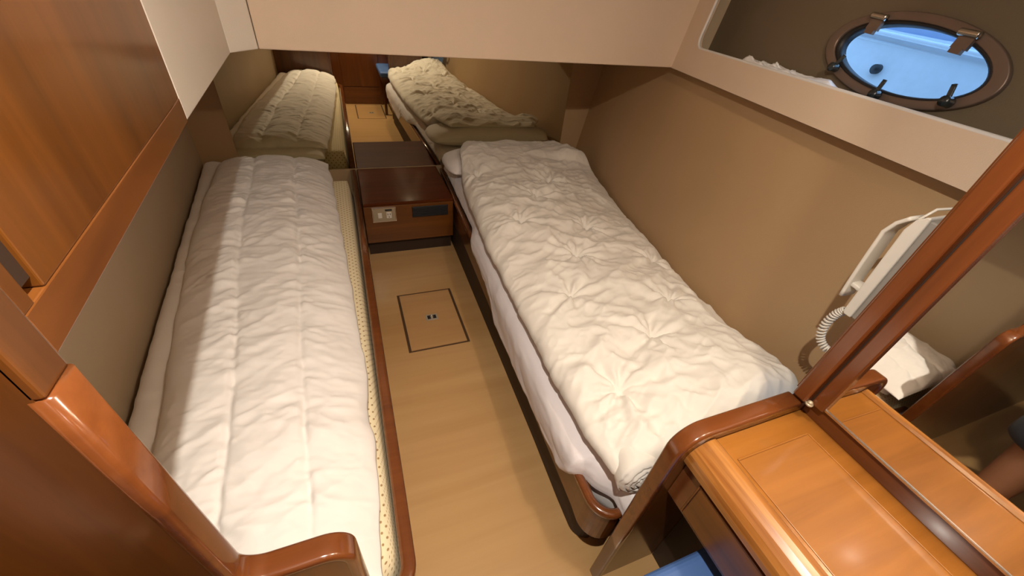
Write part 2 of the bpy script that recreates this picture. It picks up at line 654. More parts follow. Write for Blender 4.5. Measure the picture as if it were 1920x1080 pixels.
cg = PC + Vector((-0.002, -0.005, -0.001))
ring('window_frame', [ell(0.266, 0.1030, 0.002), ell(0.2655, 0.1026, -0.008), ell(0.264, 0.1015, -0.0105), ell(0.262, 0.0995, -0.011), ell(0.236, 0.084, -0.011), ell(0.233, 0.082, -0.0105), ell(0.2315, 0.0805, -0.008), ell(0.231, 0.080, 0.03), ell(0.25, 0.09, 0.03)], M['bronze'], win)
ring('gasket', [ell(0.232, 0.082, -0.006, c=cg), ell(0.228, 0.079, -0.010, c=cg), ell(0.2175, 0.0735, -0.006, c=cg), ell(0.2165, 0.0725, 0.02, c=cg), ell(0.232, 0.082, 0.02, c=cg)], M['gasket'], win)
bm = bmesh.new()
for d in (0.006, 0.012):
    bm.faces.new([bm.verts.new(p) for p in ell(0.2178, 0.0738, d, c=cg)])
from_bm('pane', bm, M['glass'], win)
# two hinges on the upper rim
for ang, sgn in ((121, 1), (53, 1)):
    t = math.radians(ang)
    c = PC + EU * (0.232 * math.cos(t)) + EV * (0.082 * math.sin(t)) - NN * 0.014
    # flat leaf with a rolled knuckle
    bm = bmesh.new()
    for w0, w1, h0, h1, d0, d1 in ((-0.019, 0.019, -0.024, 0.006, -0.006, 0.004), (-0.014, 0.014, -0.034, -0.022, -0.004, 0.006)):
        vs8 = [bm.verts.new(c + EU * w + EV * h - NN * d) for d in (d0, d1) for h in (h0, h1) for w in (w0, w1)]
        for f in ((0, 1, 3, 2), (4, 6, 7, 5), (0, 4, 5, 1), (2, 3, 7, 6), (0, 2, 6, 4), (1, 5, 7, 3)):
            bm.faces.new([vs8[i] for i in f])
    h = from_bm('hinge', bm, M['bronze'], win)
    sweep('knuckle', [c + EU * w + EV * 0.008 - NN * 0.004 for w in (-0.024, -0.022, 0.022, 0.024)], circ(0.008, 12), NN, M['steel'], h)
# three screw-down dogs on the lower rim
for ang in (215, 265, 313):
    t = math.radians(ang)
    c = PC + EU * (0.243 * math.cos(t)) + EV * (0.090 * math.sin(t))
    k = sweep('clamp', [c - NN * 0.012, c - NN * 0.016, c - NN * 0.020, c - NN * 0.030, c - NN * 0.034], circ(0.012, 14), EV, M['knob'], win)
    inw = (-EU * (0.45 * math.cos(t)) + EV * 0.9).normalized()
    s = c - NN * 0.024
    sweep('lever', [s, s + inw * 0.012, s + inw * 0.03, s + inw * 0.038], rrect(0.012, 0.006, 0.0025, 3), NN, M['knob'], k)

# neighbouring boat's topsides, seen through the porthole
nb = thing('neighbour_boat', 'pale blue white hull of another boat seen through the oval porthole', 'boat', (2.6, 0.4, 0.0))
ys_ = np.linspace(-3.2, 4.2, 40)
zs_ = np.concatenate([np.linspace(-0.6, 1.50, 14), np.linspace(1.505, 1.9, 10)])
P = np.zeros((len(zs_), len(ys_), 3))
for i, z in enumerate(zs_):
    P[i, :, 0] = 2.55 + 0.10 * z - 0.18 * np.exp(-((z - 0.3) / 1.0) ** 2) + 0.012 * (ys_ - 0.5) ** 2
    P[i, :, 1] = ys_
    P[i, :, 2] = z + 0.02 * (ys_ - 0.5)
grid_mesh('topsides', P, M['gelcoat'], nb)
def nbx(z, y): return 2.55 + 0.10 * z - 0.18 * math.exp(-((z - 0.3) / 1.0) ** 2) + 0.012 * (y - 0.5) ** 2
def sheer(z, y): return z + 0.067 * (y - 1.5)
ysr = np.linspace(-3, 4, 24)
sweep('rub_rail', [(nbx(1.36, y) - 0.018, y, sheer(1.356, y)) for y in ysr], rrect(0.045, 0.022, 0.009, 3), Vector((0, 0, 1)), M['gelcoat'], nb)
sweep('blue_stripe', [(nbx(1.39, y) - 0.004, y, sheer(1.388, y)) for y in ysr], rrect(0.012, 0.030, 0.003, 2), Vector((0, 0, 1)), M['blue_band'], nb)
sweep('lower_moulding', [(nbx(1.32, y) - 0.003, y, sheer(1.318, y)) for y in ysr], rrect(0.012, 0.012, 0.004, 2), Vector((0, 0, 1)), M['gelcoat'], nb)
sc = Vector((nbx(1.21, 1.45), 1.45, 1.211))
sweep('drain_outlet', [sc + Vector((d, 0, 0)) for d in (-0.03, -0.02, 0.03)], circ(0.022, 16), Vector((0, 0, 1)), M['blackplastic'], nb)

# ------------------------------------------------------------------ floor hatches
def hatch(Hh, label, hx, hy):
    x0, x1, y0, y1 = Hh
    t = thing('floor_hatch', label, 'hatch', ((x0 + x1) / 2, (y0 + y1) / 2, -0.03), None)
    g = 0.0125
    box('lid', x0 + g, x1 - g, y0 + g, y1 - g, -0.028, 0.0005, M['hatch'], t, 0.001)
    bm = bmesh.new()
    for a in ((x0, x1, y0, y0 + g), (x0, x1, y1 - g, y1), (x0, x0 + g, y0 + g, y1 - g), (x1 - g, x1, y0 + g, y1 - g)):
        box_bm(*a, -0.029, -0.004, 0, 1, bm)
    from_bm('seal', bm, M['seal'], t)
    w, h_ = 0.030, 0.022
    p = box('lift_plate', hx - w, hx + w, hy - h_, hy + h_, -0.001, 0.003, M['lift'], t, 0.001)
    box('finger_recess', hx - w * 0.72, hx - w * 0.18, hy - h_ * 0.6, hy + h_ * 0.6, 0.0025, 0.0034, M['blackplastic'], p, 0)
    box('finger_recess', hx + w * 0.22, hx + w * 0.74, hy - h_ * 0.6, hy + h_ * 0.6, 0.0025, 0.0034, M['blackplastic'], p, 0)
    sweep('lift_ring', [(hx + 0.011 * math.cos(a), hy + 0.011 * math.sin(a), 0.0045) for a in np.linspace(0, 2 * math.pi, 17)[:-1]], circ(0.002, 6), Vector((0, 0, 1)), M['steel'], p, True)
    return t


hatch(H1, 'wooden floor hatch with a small metal lift plate, between the two berths', 0.260, 1.516)
hatch(H2, 'long wooden floor hatch at the cabin entry, seen in the end mirror', 0.28, 0.02)

# ------------------------------------------------------------------ mirror on the end bulkhead
em = box('end_mirror', -0.612, 1.44, YM - 0.006, YM, 0.362, ZB - 0.001, M['mirror'], None, 0.0)
tag(em, 'wide mirror on the end bulkhead above the nightstand reflecting both berths', 'mirror')

# ------------------------------------------------------------------ nightstand
ns = thing('nightstand', 'small dark wooden nightstand between the berths with socket and black vent', 'nightstand', (0.26, 2.37, 0))
NY = 2.117
box('carcass', 0.014, 0.505, NY + 0.02, YM - 0.008, 0.105, 0.340, M['red_x'], ns, 0.001)
box('top', 0.010, 0.517, NY - 0.002, YM - 0.008, 0.340, 0.358, M['night_top'], ns, 0.006, 3)
box('front_panel', 0.010, 0.517, NY, NY + 0.019, 0.106, 0.339, M['teak_x'], ns, 0.004, 3)
box('toe_kick', 0.014, 0.515, NY + 0.05, NY + 0.062, 0.0, 0.106, M['dark'], ns, 0)
sp = box('socket_plate', 0.056, 0.181, NY - 0.007, NY, 0.246, 0.328, M['plate'], ns, 0.002)
fm = bmesh.new()
for a in ((0.053, 0.184, 0.243, 0.2485), (0.053, 0.184, 0.3255, 0.331), (0.053, 0.0585, 0.2485, 0.3255), (0.1785, 0.184, 0.2485, 0.3255)):
    box_bm(a[0], a[1], NY - 0.008, NY, a[2], a[3], 0.001, 1, fm)
from_bm('rim', fm, M['steel'], sp)
box('rocker_switch', 0.083, 0.106, NY - 0.012, NY - 0.006, 0.270, 0.302, M['ivory'], sp, 0.003)
ot = box('outlet', 0.130, 0.158, NY - 0.010, NY - 0.006, 0.266, 0.304, M['ivory'], sp, 0.002)
box('nameplate', 0.124, 0.162, NY - 0.009, NY - 0.006, 0.311, 0.322, M['blackplastic'], sp, 0.001)
sl = bmesh.new()
for a in ((0.136, 0.139, 0.287, 0.297), (0.149, 0.152, 0.287, 0.297), (0.142, 0.146, 0.272, 0.278)):
    box_bm(a[0], a[1], NY - 0.0108, NY - 0.0095, a[2], a[3], 0, 1, sl)
from_bm('slot', sl, M['blackplastic'], sp)
vt = box('vent_panel', 0.274, 0.484, NY - 0.006, NY, 0.256, 0.323, M['blackplastic'], ns, 0.003)
for i in range(6):
    z = 0.264 + i * 0.009
    box('louvre', 0.281, 0.477, NY - 0.010, NY - 0.005, z, z + 0.005, M['blackplastic'], vt, 0.001)

# ------------------------------------------------------------------ left berth
lb = thing('berth', 'low left berth base with a dark varnished rail along the aisle', 'bed', (-0.3, 1.4, 0))
lpath = [(-0.012, 2.60), (-0.012, 1.5), (-0.013, 0.50), (-0.014, 0.365)] + arc((-0.074, 0.352), 0.06, 0, -80, 8) + [(-0.10, 0.288), (-0.20, 0.284)]
def wallpath(path, z0, z1, th):
    return sweep_bm([(x, y, (z0 + z1) / 2) for x, y in path], rrect(th, z1 - z0, min(th, z1 - z0) * 0.3, 2), Vector((0, 0, 1)))
from_bm('side_panel', wallpath([(x - 0.004 if i < 4 else x, y) for i, (x, y) in enumerate(lpath)], 0.0, 0.345, 0.02), M['red_y'], lb)
sweep('rail', [(x, y, 0.352) for x, y in lpath], rrect(0.034, 0.026, 0.011, 4), Vector((0, 0, 1)), M['cap'], lb)
prism('base_board', [(-0.03, 2.61), (-0.03, 0.37), (-0.09, 0.31), (lwall(0.30) + 0.008, 0.30), (lwall(2.61) + 0.008, 2.61)], 0.13, 0.15, 'Z', M['teak_y'], lb)

# mattress with dotted ticking
def slab(name, mat, parent, nv, nu, yf, xl, xr, zb, zt, pe=8.0, qe=14.0, relief=None, uvs=None, edge=None):
    """Soft slab: closed section across x, lofted along y. xl, xr, zb, zt are functions."""
    v = 0.5 - 0.5 * np.cos(np.linspace(0, 1, nv) * math.pi)
    v = 0.35 * v + 0.65 * np.linspace(0, 1, nv)
    ht = nu // 2
    s = 0.5 - 0.5 * np.cos(np.linspace(0, 1, ht) * math.pi)
    s = 0.45 * s + 0.55 * np.linspace(0, 1, ht)
    sfull = np.concatenate([s, s[::-1][1:-1]])
    top = np.concatenate([np.ones(ht), -np.ones(ht - 2)])
    Sg, Vg = np.meshgrid(sfull, v)
    Tg = np.tile(top, (nv, 1))
    Y = yf(Sg, Vg)
    X0, X1 = xl(Y), xr(Y)
    X = X0 + (X1 - X0) * Sg
    fs = np.clip(1 - np.abs(2 * Sg - 1) ** pe, 0, 1) ** 0.5
    fv = np.clip(1 - np.abs(2 * Vg - 1) ** qe, 0, 1) ** 0.5
    f = fs * fv
    B, Tt = zb(X, Y, Sg), zt(X, Y, Sg)
    mid = (B * 0.62 + Tt * 0.38)
    Z = np.where(Tg > 0, mid + (Tt - mid) * f, mid - (mid - B) * f)
    if relief is not None:
        dz, dx, dy = relief(X, Y, Sg, Vg, f)
        w = np.where(Tg > 0, 1.0, 0.0)
        Z = Z + dz * w
        X = X + dx
        Y = Y + dy
    P = np.stack([X, Y, Z], -1)
    return grid_mesh(name, P, mat, parent, True, uvs)


mattress_l = slab('mattress', M['ticking'], None, 60, 40, lambda s, v: 0.305 + (2.42 - 0.305) * v,
                  lambda y: lwall(y) + 0.012, lambda y: -0.029 - 0.05 * smooth01((0.40 - y) / 0.11) ** 2, lambda x, y, s: 0.151 + 0 * x, lambda x, y, s: 0.392 + 0 * x, 60, 80, None, 1)
tag(mattress_l, 'cream mattress with small tan dots under the white quilt on the left berth', 'mattress')

# ------------------------------------------------------------------ quilt on the left berth
lq = thing('quilt', 'white quilted duvet with long stitched channels lying along the left berth', 'duvet', (-0.35, 1.4, 0.39))


def ql_x0(y): return lwall(y) + 0.085 + 0.02 * np.sin(y * 3.0)
def ql_x1(y): return np.interp(y, [0.33, 0.45, 0.9, 1.3, 1.8, 2.2, 2.5], [-0.062, -0.052, -0.058, -0.074, -0.095, -0.118, -0.142])


def ql_relief(X, Y, Sg, Vg, f):
    seam = [0.34, 0.69]
    wob = 0.012 * np.sin(Y * 5.1) + 0.02 * (fbm(Y * 2.3, Y * 0 + 4.4) - 0.5)
    dz = 0
    dmin = np.ones_like(Sg)
    near = np.zeros_like(Sg)
    for k, c in enumerate(seam):
        d = Sg - c - wob * (1 if k else -0.6)
        pinch = 0.45 + 1.1 * fbm(Y * 7 + 13 * k, Y * 0 + 2.2, 3)
        dz = dz - 0.009 * pinch * np.exp(-(d / 0.016) ** 2) - 0.0065 * np.exp(-(d / 0.06) ** 2)
        swap = np.abs(d) < dmin
        dmin = np.where(swap, np.abs(d), dmin)
        near = np.where(swap, d, near)
    # creases pulled across from each seam, slightly chevroned, fading at mid channel
    sg = np.sign(near)
    yy = Y + 0.30 * np.abs(near) + 0.06 * (fbm(X * 5, Y * 5) - 0.5) + 0.31 * sg
    am = np.exp(-(dmin / 0.12) ** 2) * (0.25 + 1.3 * fbm(Y * 4 + 3 * sg, near * 2 + 7)) * np.clip(dmin / 0.02, 0.25, 1)
    w1 = ridged(near * 1.6 + 20 + 3 * sg, yy * 13.0, 2)
    w3 = ridged(near * 2.2 + 60 + 3 * sg, yy * 27.0, 2)
    dz = dz + (0.017 * (w1 - 0.5) + 0.006 * (w3 - 0.5)) * am
    # broad soft undulation, diagonal folds and small wrinkles
    dz = dz + 0.018 * (fbm(X * 4.2 + 3, Y * 4.2) - 0.5)
    wx = 0.12 * (fbm(X * 3.7 + 8, Y * 3.7) - 0.5)
    w2 = ridged((X + wx) * 4 + Y * 2.4 + 40, (Y - 0.5 * X + wx) * 11, 3)
    w4 = ridged((X - wx) * 5 - Y * 2.6 + 70, (Y + 0.6 * X - wx) * 12, 3)
    dz = dz + 0.019 * (w2 - 0.55) * fbm(X * 3 + 9, Y * 3 + 2) + 0.015 * (w4 - 0.55) * fbm(X * 3 + 19, Y * 3 + 5)
    dz = dz + 0.005 * (ridged(X * 7, Y * 30 + 3 * X, 2) - 0.5)
    edge = 1 - np.minimum(1, np.minimum(Sg, 1 - Sg) / 0.08)
    dx = edge * 0.010 * (fbm(Y * 7 + 5, Sg * 2) - 0.5) * 2
    dy = np.where(Vg > 0.9, (Vg - 0.9) * 10, 0) * 0.03 * (fbm(Sg * 5, Sg * 0 + 1.5) - 0.5)
    return dz * np.clip(f * 1.2, 0, 1), dx, dy


def ql_top(x, y, s):
    return 0.528 + 0.006 * np.sin(y * 4) - 0.045 * (2 * s - 1) ** 2 * smooth01((s - 0.45) / 0.3) - 0.012 * (2 * s - 1) ** 2 + 0.012 * smooth01((y - 1.9) / 0.5) - 0.025 * smooth01((0.7 - y) / 0.4)


slab('quilt_body', M['duvet_l'], lq, 420, 230, lambda s, v: 0.300 + (2.50 - 0.300) * v, ql_x0, ql_x1,
     lambda x, y, s: 0.425 + 0 * x, ql_top, 5.0, 26.0, ql_relief)


def lower_relief(X, Y, Sg, Vg, f):
    dz = 0.012 * (ridged(X * 3, Y * 14, 2) - 0.5) + 0.015 * (fbm(X * 6, Y * 6) - 0.5)
    return dz * f, 0.006 * (fbm(Y * 6 + 2, Sg * 3) - 0.5), 0 * X


slab('folded_layer', M['duvet_l'], lq, 200, 60, lambda s, v: 0.335 + (2.585 - 0.335) * v, lambda y: lwall(y) + 0.014, lambda y: ql_x1(y) - 0.02,
     lambda x, y, s: 0.389 + 0 * x, lambda x, y, s: 0.455 + 0.02 * smooth01((0.25 - s) / 0.2), 10.0, 60.0, lower_relief)

# ------------------------------------------------------------------ right berth
RB = lambda y: 0.447 + 0.0415 * (y - 0.36)            # outer face of the rail, drifting with y
rb = thing('berth', 'low right berth base with curved front rail meeting the dressing table end', 'bed', (0.9, 1.3, 0))
rpath = [(RB(y) + 0.010, y) for y in (2.60, 2.1, 1.6, 1.1, 0.7, 0.45, 0.40)]
cx = RB(0.38) + 0.010
rpath += [(cx + 0.052 - 0.052 * math.cos(math.radians(a)), 0.352 - 0.058 * math.sin(math.radians(a))) for a in range(0, 91, 10)] + [(0.515, 0.294)]
from_bm('front_panel', sweep_bm([(x + 0.012 if i < 7 else x + 0.008, y + (0 if i < 7 else 0.006), 0.255) for i, (x, y) in enumerate(rpath)], rrect(0.018, 0.16, 0.005, 2), Vector((0, 0, 1))), M['teak_y'], rb)
sweep('rail', [(x, y, 0.336) for x, y in rpath], rrect(0.024, 0.026, 0.010, 4), Vector((0, 0, 1)), M['cap'], rb)
tpath = [(x + 0.042, y + (0.0 if i < 7 else 0.01)) for i, (x, y) in enumerate(rpath[:-1])]
tpath = [(0.540, 2.60), (0.536, 2.08), (0.520, 1.29), (0.508, 0.72), (0.500, 0.50), (0.499, 0.42)] + arc((0.545, 0.405), 0.046, 180, 262, 7)
from_bm('toe_kick', sweep_bm([(x, y, 0.09) for x, y in tpath], rrect(0.016, 0.18, 0.003, 1), Vector((0, 0, 1))), M['dark'], rb)
prism('base_board', [(RB(2.6) + 0.03, 2.60), (RB(0.42) + 0.03, 0.42), (0.52, 0.305), (hull_x(0.3, 0.2, HO) - 0.01, 0.305), (hull_x(2.6, 0.2, HO) - 0.01, 2.60)], 0.18, 0.20, 'Z', M['teak_y'], rb)

mattress_r = slab('mattress', M['pillow'], None, 50, 40, lambda s, v: 0.290 + (2.60 - 0.290) * v, lambda y: RB(y) + 0.040 + 0.05 * smooth01((0.42 - y) / 0.1) ** 2,
                  lambda y: hull_x(y, 0.2, HO) - 0.012, lambda x, y, s: 0.201 + 0 * x, lambda x, y, s: 0.402 + 0 * x, 30, 80)
tag(mattress_r, 'white mattress on the right berth, wrapped in the lavender-white sheet', 'mattress')

# sheet: lies over the mattress and spills over the rail
hy = np.array([0.30, 0.345, 0.375, 0.41, 0.47, 0.61, 0.86, 1.15, 1.30, 1.56, 1.81, 2.2, 2.5])
hz = np.array([0.372, 0.368, 0.362, 0.35, 0.285, 0.265, 0.25, 0.238, 0.315, 0.333, 0.372, 0.375, 0.375])
nv, nt_ = 220, 60
yv = np.linspace(0.284, 2.56, nv)
P = np.zeros((nv, nt_, 3))
for i, y in enumerate(yv):
    hem = np.interp(y, hy, hz)
    hang = smooth01((0.368 - hem) / 0.03) * smooth01((y - 0.385) / 0.05)
    if hang < 0.5 and y < 0.5: hem = min(hem, 0.335)
    xe = RB(y) - 0.008 - 0.010 * hang
    xin = RB(y) + 0.026 + 0.05 * smooth01((0.42 - y) / 0.1) ** 2
    xe = xe * hang + xin * (1 - hang)
    ztop = 0.415
    # path across: flat, round over, then down to the hem
    pts = [(hull_x(y, 0.42, HO) - 0.02, ztop), (0.9, ztop), (xe + 0.085, ztop + 0.003), (xe + 0.045, ztop - 0.001), (xe + 0.018, ztop - 0.014), (xe + 0.004, ztop - 0.036), (xe, max(hem + 0.01, ztop - 0.06) if hang > 0.3 else ztop - 0.05), (xe + 0.004 * hang, min(hem, ztop - 0.055))]
    pts = np.array(pts)
    L_ = np.concatenate([[0], np.cumsum(np.linalg.norm(np.diff(pts, axis=0), axis=1))])
    tt = np.concatenate([np.linspace(0, L_[2], 20)[:-1], np.linspace(L_[2], L_[-1], nt_ - 19)])
    P[i, :, 0] = np.interp(tt, L_, pts[:, 0]); P[i, :, 1] = y; P[i, :, 2] = np.interp(tt, L_, pts[:, 1])
for _ in range(3):
    P[:, 1:-1, ::2] = (P[:, :-2, ::2] + 2 * P[:, 1:-1, ::2] + P[:, 2:, ::2]) / 4
Yg = P[..., 1]; tg = np.linspace(0, 1, nt_)[None, :] * np.ones((nv, 1))
fold = (ridged(Yg * 7 + 2 * tg, tg * 1.6 + 11, 2) - 0.5) * 0.010 + (fbm(Yg * 5, tg * 2.5) - 0.5) * 0.012
wgt = smooth01((tg - 0.3) / 0.2)
P[..., 0] -= np.abs(fold) * wgt * 1.0
P[..., 2] += fold * 0.5 * (1 - 0.7 * wgt)
sh = grid_mesh('bed_sheet', P, M['sheet'])
so = sh.modifiers.new('thick', 'SOLIDIFY'); so.thickness = 0.003; so.offset = 1
tag(sh, 'lavender-white sheet over the right mattress spilling over the wooden rail', 'sheet')

# pillow at the head of the right berth
def pil_relief(X, Y, Sg, Vg, f):
    return (0.012 * (fbm(X * 7, Y * 9) - 0.5) + 0.006 * (ridged(X * 8, Y * 8, 2) - 0.5)) * f, 0 * X, 0 * X


pw = slab('pillow', M['pillow'], None, 60, 80, lambda s, v: (2.19 + 0.015 * np.sin(s * 3)) + (2.50 - 2.19) * v, lambda y: 0.512 + 0.25 * np.abs((y - 2.345) / 0.3) ** 3, lambda y: 1.43 - 0.25 * np.abs((y - 2.345) / 0.3) ** 3,
          lambda x, y, s: 0.421 + 0 * x, lambda x, y, s: 0.558 + 0 * x, 3.5, 3.2, pil_relief)
tag(pw, 'long white pillow half under the duvet at the head of the right berth', 'pillow')

# puffy tufted duvet
rd = thing('duvet', 'crumpled white tufted duvet spread along the right berth with rolled near corner', 'duvet', (0.85, 1.4, 0.42))
DY0, DY1 = 0.318, 2.46


def rd_x0(y): return np.interp(y, [0.285, 0.34, 0.45, 0.95, 1.45, 1.9, 2.1, 2.3, 2.46], [0.520, 0.478, 0.462, 0.472, 0.488, 0.528, 0.56, 0.60, 0.66])
def rd_x1(y): return np.interp(y, [0.2, 2.1, 2.3, 2.5], [hull_x(0.2, 0.55, HO) - 0.018, hull_x(2.1, 0.5, HO) - 0.03, hull_x(2.3, 0.5, HO) - 0.12, hull_x(2.5, 0.5, HO) - 0.3])
def rd_zr(y): return np.interp(y, [0.3, 0.36, 0.54, 0.865, 1.25, 1.67, 2.1, 2.5], [0.665, 0.66, 0.61, 0.545, 0.505, 0.47, 0.49, 0.55])
def rd_bot(x, y, s): return 0.428 + 0.118 * smooth01((y - 2.08) / 0.16) * (1 - 0.0 * s) - 0.118 * 0.0 * x


def rd_top(x, y, s):
    zl = np.interp(y, [0.3, 0.6, 1.2, 2.0, 2.3, 2.5], [0.560, 0.545, 0.55, 0.56, 0.605, 0.585])
    k = smooth01(s)
    t = zl * (1 - k) + (rd_zr(y) + 0.012) * k + 0.02 * np.sin(np.pi * s)
    return np.maximum(t, rd_bot(x, y, s) + 0.03)


TUFT = [(0.866, 1.735), (0.676, 1.47), (0.982, 1.40), (0.805, 1.165), (0.655, 0.925), (0.985, 0.80), (0.800, 0.655), (1.03, 1.93), (0.63, 2.02), (1.13, 1.08), (0.60, 0.52)]


def rd_relief(X, Y, Sg, Vg, f):
    dz = 0.024 * (fbm(X * 4.5 + 1, Y * 4.5 + 8, 3) - 0.5)
    crease = np.zeros_like(X)
    for i, (tx, ty) in enumerate(TUFT):
        dx_, dy_ = X - tx, Y - ty
        rr = np.sqrt(dx_ ** 2 + dy_ ** 2) + 1e-6
        th = np.arctan2(dy_, dx_)
        wob = 1.6 * (fbm(X * 9 + i, Y * 9, 2) - 0.5) * np.clip(rr / 0.1, 0, 1)
        n1, n2 = 5 + i % 3, 8 + i % 4
        ray = np.cos(n1 * th + i * 1.7 + wob * 3) * 0.6 + np.cos(n2 * th + i * 2.9 + wob * 4) * 0.55
        ray = np.sign(ray) * np.abs(ray) ** 0.8
        w = np.exp(-(rr / 0.15) ** 2) * np.clip(rr / 0.035, 0, 1)
        crease += ray * w * 0.0095
        dz = dz - 0.020 * np.exp(-(rr / 0.022) ** 2) - 0.014 * np.exp(-(rr / 0.075) ** 2)
    warp = 0.16 * (fbm(X * 3.1 + 2, Y * 3.1) - 0.5)
    a = ridged((X + warp) * 4 + Y * 2 + 50, (Y - warp) * 8 - X * 4, 3)
    bq = ridged((X - warp) * 5 - Y * 4 + 80, (Y + warp) * 7 + X * 4, 3)
    dz = dz + crease + 0.042 * (a - 0.55) * fbm(X * 3 + 4, Y * 3) + 0.038 * (bq - 0.55) * fbm(X * 3 + 14, Y * 3 + 6)
    # longer drawn folds towards the foot
    k3 = smooth01((1.0 - Y) / 0.5)
    c3 = ridged((X + warp) * 9 + Y * 5 + 20, (Y - warp) * 6 - X * 5 + 33, 2)
    d3 = ridged((X - warp * 0.6) * 12 - Y * 2 + 60, (Y + warp) * 4 + X * 3 + 13, 2)
    dz = dz + k3 * (0.016 * (c3 - 0.5) + 0.013 * (d3 - 0.5)) * (0.4 + fbm(X * 5, Y * 5 + 3))
    # gathers along the aisle edge
    g = np.exp(-(Sg / 0.11) ** 2)
    ga = ridged(Y * 17 + 2 * Sg, Sg * 3 + 3, 2) - 0.5
    dz = dz + 0.016 * ga * g
    edge = 1 - np.minimum(1, np.minimum(Sg, 1 - Sg) / 0.07)
    dx = edge * (0.016 * (fbm(Y * 6 + 5, Sg * 2) - 0.5) + 0.006 * ga)
    # rolled lip close to the foot
    dz = dz - 0.03 * np.exp(-((Y - 0.30) / 0.03) ** 2) * (1 - smooth01((Sg - 0.2) / 0.3)) * 0
    return dz * np.clip(f * 1.25, 0, 1), dx, 0 * X


slab('duvet_body', M['duvet_r'], rd, 430, 320, lambda s, v: DY0 + (DY1 - DY0) * v, rd_x0, rd_x1, rd_bot, rd_top, 4.5, 40.0, rd_relief)
# the rolled corner: a spiral of cloth end-on
nr_, nth = 46, 96
RRr = np.linspace(0, 1, nr_)[:, None] * np.ones((1, nth))
THr = np.linspace(0, 2 * math.pi, nth, endpoint=False)[None, :] * np.ones((nr_, 1))
rad = 0.064 * np.minimum(RRr / 0.62, 1.0)
ph_ = (rad / 0.0135 + THr / (2 * math.pi)) % 1.0
gro = np.clip(np.abs(ph_ - 0.5) * 2, 0, 1) ** 3 * np.clip(rad / 0.012, 0, 1)
wr = 0.004 * (fbm(3 + 2 * np.cos(THr) + rad * 30, 5 + 2 * np.sin(THr), 3) - 0.5)
back = np.maximum(RRr - 0.62, 0) / 0.38
yr = 0.293 + 0.016 * (rad / 0.064) ** 4 + gro * 0.0065 + wr * 2 + back * 0.17 - 0.006 * np.exp(-(rad / 0.012) ** 2)
rw = rad * (1 + 0.05 * ridged(THr * 0 + back * 6 + 0.6 * np.sin(THr * 2), 3 + THr * 0.8, 2) * np.minimum(back * 8, 1) - 0.40 * back)
Pr = np.stack([0.538 + 0.03 * back + rw * np.cos(THr) * 0.92, yr, 0.482 - 0.008 * back + rw * np.sin(THr) * (1.0 - 0.10 * (np.sin(THr) > 0))], -1)
grid_mesh('rolled_corner', Pr, M['duvet_r'], rd, True)

# ------------------------------------------------------------------ overhead cabinet on the left
oc_ = thing('overhead_cabinet', 'large varnished overhead cabinet high on the left above the berth', 'cabinet', (-0.45, 0.58, ZB))


def cabx(y): return -0.225 - (y - 0.297) * 0.0656


def cab_panel(name, y0, y1, z0, z1, d0, d1, mat, parent, bw=0.002):
    """A slab lying on the cabinet's slightly skewed front, from depth d0 to d1 behind it."""
    bm = bmesh.new()
    vs8 = [bm.verts.new((cabx(y) - d, y, z)) for d in (d0, d1) for y in (y0, y1) for z in (z0, z1)]
    for f in ((0, 1, 3, 2), (4, 6, 7, 5), (0, 4, 5, 1), (2, 3, 7, 6), (0, 2, 6, 4), (1, 5, 7, 3)):
        bm.faces.new([vs8[i] for i in f])
    bmesh.ops.recalc_face_normals(bm, faces=bm.faces)
    bevel(bm, bw)
    return from_bm(name, bm, mat, parent)


prism('carcass', [(cabx(0.297) - 0.026, 0.297), (cabx(0.878) - 0.026, 0.878), (lwall(0.878) + 0.01, 0.878), (lwall(0.297) + 0.01, 0.297)], ZB + 0.002, CEIL - 0.01, 'Z', M['teak_y'], oc_)
cab_panel('bottom_rail', 0.298, 0.878, ZB, 1.188, 0.0, 0.025, M['rail_wood'], oc_, 0.0015)
cab_panel('end_stile', 0.838, 0.878, 1.188, CEIL - 0.02, 0.001, 0.025, M['teak_z'], oc_, 0.001)
dr = cab_panel('door', 0.332, 0.8375, 1.1885, CEIL - 0.02, 0.0, 0.024, M['teak_z'], oc_, 0.0015)
cab_panel('finger_slot_shade', 0.3137, 0.3319, 1.198, CEIL - 0.02, 0.004, 0.0255, M['dark'], oc_, 0)  # shallow strip, its dark colour stands in for the shade inside the slot
cab_panel('hinge_stile', 0.298, 0.3135, 1.188, CEIL - 0.02, 0.0, 0.025, M['teak_z'], oc_, 0.001)

# ------------------------------------------------------------------ left partition with its low curved shoulder
lp = thing('partition', 'dark varnished wooden partition at the foot of the left berth with curved capped edge', 'partition', (-0.6, 0.27, 0))
out = [(-2.57, 0.0), (-0.082, 0.0)] + arc((-0.112, 0.764), 0.030, 0, 90, 8) + arc((-0.172, 0.828), 0.034, 270, 180, 8)[0:] + [(-0.206, 1.9), (-2.57, 1.9)]
prism('panel', out, 0.236, 0.262, 'Y', M['teak_z'], lp)
capath = [(-0.080, 0.251, 0.02), (-0.080, 0.251, 0.4), (-0.080, 0.251, 0.70)] + [(x, 0.251, z) for x, z in arc((-0.112, 0.764), 0.032, 0, 90, 10)] + [(x, 0.251, z) for x, z in arc((-0.170, 0.830), 0.034, 270, 180, 10)] + [(-0.204, 0.251, 1.0), (-0.204, 0.251, 1.166)]
def cap_up(path):
    P_ = [Vector(p) for p in path]
    def f(i):
        a = P_[max(i - 1, 0)]; c = P_[min(i + 1, len(P_) - 1)]
        t = (c - a).normalized()
        return Vector((0, 1, 0)).cross(t)
    return f
sweep('edge_cap', capath, rrect(0.033, 0.016, 0.006, 4), cap_up(capath), M['cap'], lp)
box('edge_stile', -0.209, -0.200, 0.236, 0.2665, 1.167, 1.9, M['teak_z'], lp, 0.002)

